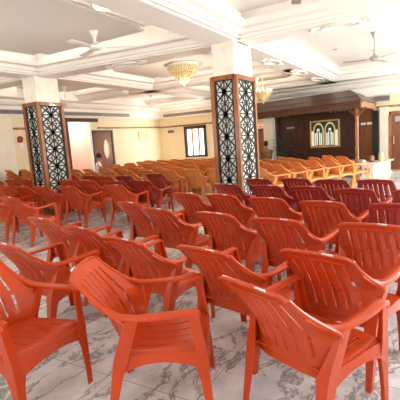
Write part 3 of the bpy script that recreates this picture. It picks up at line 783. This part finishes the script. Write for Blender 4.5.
# ------------------------------------------------------------------ people far back
def skin_body(name, pts, edges, radii, m, parent, sub=2):
    me = bpy.data.meshes.new(name); me.from_pydata([Vector(p) for p in pts], edges, []); o = bpy.data.objects.new(name, me); C.objects.link(o)
    me.materials.append(M[m])
    md = o.modifiers.new('s', 'SKIN'); sv = me.skin_vertices[0].data
    for i, r in enumerate(radii): sv[i].radius = (r, r)
    sv[0].use_root = True
    s = o.modifiers.new('d', 'SUBSURF'); s.levels = sub; s.render_levels = sub
    dg = bpy.context.evaluated_depsgraph_get(); nm = bpy.data.meshes.new_from_object(o.evaluated_get(dg)); o.modifiers.clear(); o.data = nm
    nm.polygons.foreach_set('use_smooth', [True] * len(nm.polygons))
    if parent is not None: o.parent = parent
    return o
def seated_person(loc, rz, shirt, label):
    p = empty('person', label, 'person', loc, rz)
    pts = [(0, -.08, .50), (0, -.12, .72), (0, -.12, .96), (0, -.10, 1.04), (0, -.08, 1.12), (0, -.05, 1.22)]
    ed = [(0, 1), (1, 2), (2, 3), (3, 4), (4, 5)]; rd = [.14, .125, .13, .055, .07, .085]
    def limb(root, ps, rs):
        prev = root
        for q, r in zip(ps, rs):
            pts.append(q); rd.append(r); ed.append((prev, len(pts) - 1)); prev = len(pts) - 1
    for s in (-1, 1):
        limb(2, [(s * .17, -.12, .95), (s * .21, -.06, .76), (s * .17, .12, .64), (s * .13, .20, .60)], [.06, .045, .036, .034])
        limb(0, [(s * .10, .02, .50), (s * .12, .32, .50), (s * .12, .34, .30), (s * .12, .33, .08), (s * .12, .42, .05)], [.095, .075, .055, .045, .04])
    skin_body('body', pts, ed, rd, 'skin', p)
    sp = [(0, -.08, .50), (0, -.12, .72), (0, -.12, .95)]; se = [(0, 1), (1, 2)]; sr = [.155, .14, .145]
    for s in (-1, 1):
        k = len(sp); sp += [(s * .17, -.12, .95), (s * .20, -.08, .82)]; sr += [.075, .062]; se += [(2, k), (k, k + 1)]
    skin_body('shirt', sp, se, sr, shirt, p)
    tp = [(0, -.06, .50)]; te = []; tr = [.15]
    for s in (-1, 1):
        k = len(tp); tp += [(s * .10, .05, .50), (s * .12, .32, .50), (s * .12, .34, .12)]; tr += [.10, .085, .062]; te += [(0, k), (k, k + 1), (k + 1, k + 2)]
    skin_body('trousers', tp, te, tr, 'trousers', p)
    MB().ball((0, -.075, 1.235), .105, 14, 10, (.92, 1.05, 1.1)).build('hair', M['hair'], p)
    return p
seated_person((-5.75, 14.95, 0), R(30), 'shirtbrown', 'person with black hair and brown top seated by the cream pier')
seated_person((-10.75, 11.15, 0), R(-40), 'shirtwhite', 'person with black hair and white shirt seated by the pink doorway')
b = MB()
for q, r, sc in (((0, 0, .14), .17, (1.0, .9, 1.0)), ((.09, .0, .10), .12, (1, 1, .8)), ((-.09, 0, .24), .12, (1, .9, 1.2))): b.ball(q, r, 14, 10, sc)
o = b.build('black_bag', M['black']); o.location = (-11.0, 8.03, .63); tag(o, 'slumped black bag lying on the stacked orange chairs at the left edge', 'bag')

# ------------------------------------------------------------------ light: daylight from the open sides, chandelier bulbs, fill strips added in the coffers
wd = bpy.data.worlds.new('world'); bpy.context.scene.world = wd; wd.use_nodes = True
bg = wd.node_tree.nodes['Background']; bg.inputs[0].default_value = (1, .97, .93, 1); bg.inputs[1].default_value = 1.0
nt = wd.node_tree; tc = nt.nodes.new('ShaderNodeTexCoord'); sx = nt.nodes.new('ShaderNodeSeparateXYZ'); rp = nt.nodes.new('ShaderNodeValToRGB')
nt.links.new(tc.outputs['Generated'], sx.inputs[0]); ad = nt.nodes.new('ShaderNodeMath'); ad.operation = 'MULTIPLY_ADD'; ad.inputs[1].default_value = .5; ad.inputs[2].default_value = .5
nt.links.new(sx.outputs['Z'], ad.inputs[0]); nt.links.new(ad.outputs[0], rp.inputs[0]); nt.links.new(rp.outputs[0], bg.inputs[0])
e = rp.color_ramp.elements; e[0].position = .485; e[0].color = (1, .97, .92, 1); e[1].position = .515; e[1].color = (.40, .42, .44, 1)   # bright lower half added to lift the ceiling, hazy sky above
bg.inputs[1].default_value = 4.8
def area(name, loc, size, energy, col, rot=(0, 0, 0)):
    l = bpy.data.lights.new(name, 'AREA'); l.shape = 'RECTANGLE'; l.size, l.size_y = size; l.energy = energy; l.color = col
    o = bpy.data.objects.new(name, l); C.objects.link(o); o.location = loc; o.rotation_euler = rot; return o
# fill strips added above the lowered panels to brighten the ceiling
def strip(x0, y0, x1, y1, z, e):
    L = math.hypot(x1 - x0, y1 - y0)
    area('cove_lamp', ((x0 + x1) / 2, (y0 + y1) / 2, z), (L, .06), e * L, (1, .93, .82), (PI, 0, math.atan2(y1 - y0, x1 - x0)))
for x0, y0, x1, y1 in ((-7.0, 3.5, -4.3, 5.85), (-7.0, 8.0, -4.3, 9.85), (-10.9, 8.0, -9.0, 9.85), (-10.9, 3.5, -9.0, 5.6), (-7.0, 11.8, -4.3, 13.8), (-10.9, 11.8, -9.0, 13.8)):
    for q in ((x0, y0, x1, y0), (x0, y1, x1, y1), (x0, y0, x0, y1), (x1, y0, x1, y1)): strip(*q, 3.54, 3.5)
def bulb(x, y, z, e, r):
    l = bpy.data.lights.new('chandelier_bulb', 'POINT'); l.energy = e; l.shadow_soft_size = r; l.color = (1, .85, .62)
    o = bpy.data.objects.new('chandelier_bulb', l); C.objects.link(o); o.location = (x, y, z)
bulb(-5.35, 8.65, 2.86, 35, .08); bulb(-4.78, 12.4, 2.98, 22, .06)
area('open_side_daylight', (XR - .05, 9.5, 1.9), (10, 1.5), 480, (1, .98, .95), (R(52), 0, R(90)))
area('window_daylight', (-9.62, YB - .1, 1.5), (.95, 1.2), 90, (1, .95, .85), (R(90), 0, PI))
area('alcove_lamp', (XL - .6, 11.0, 2.66), (.5, .7), 14, (1, .95, .9))

# ------------------------------------------------------------------ camera
cd = bpy.data.cameras.new('camera'); cam = bpy.data.objects.new('camera', cd); C.objects.link(cam)
cd.sensor_width = 36; cd.sensor_fit = 'HORIZONTAL'; cd.lens = 403.6 / 400 * 36; cd.clip_start = .05; cd.clip_end = 200
yaw, pitch, roll = R(30.69), R(8.264), R(-3.946)
fw = Vector((-math.sin(yaw) * math.cos(pitch), math.cos(yaw) * math.cos(pitch), -math.sin(pitch)))
rt = Vector((math.cos(yaw), math.sin(yaw), 0)); up = rt.cross(fw)
r2 = rt * math.cos(roll) + up * math.sin(roll); u2 = -rt * math.sin(roll) + up * math.cos(roll)
cam.matrix_world = Matrix(((r2.x, u2.x, -fw.x, 0), (r2.y, u2.y, -fw.y, 0), (r2.z, u2.z, -fw.z, 1.5), (0, 0, 0, 1)))
sc = bpy.context.scene; sc.camera = cam
sc.view_settings.view_transform = 'Standard'; sc.view_settings.look = 'None'; sc.view_settings.gamma = 1; sc.view_settings.exposure = .30
sc.cycles.max_bounces = 8; sc.cycles.diffuse_bounces = 6
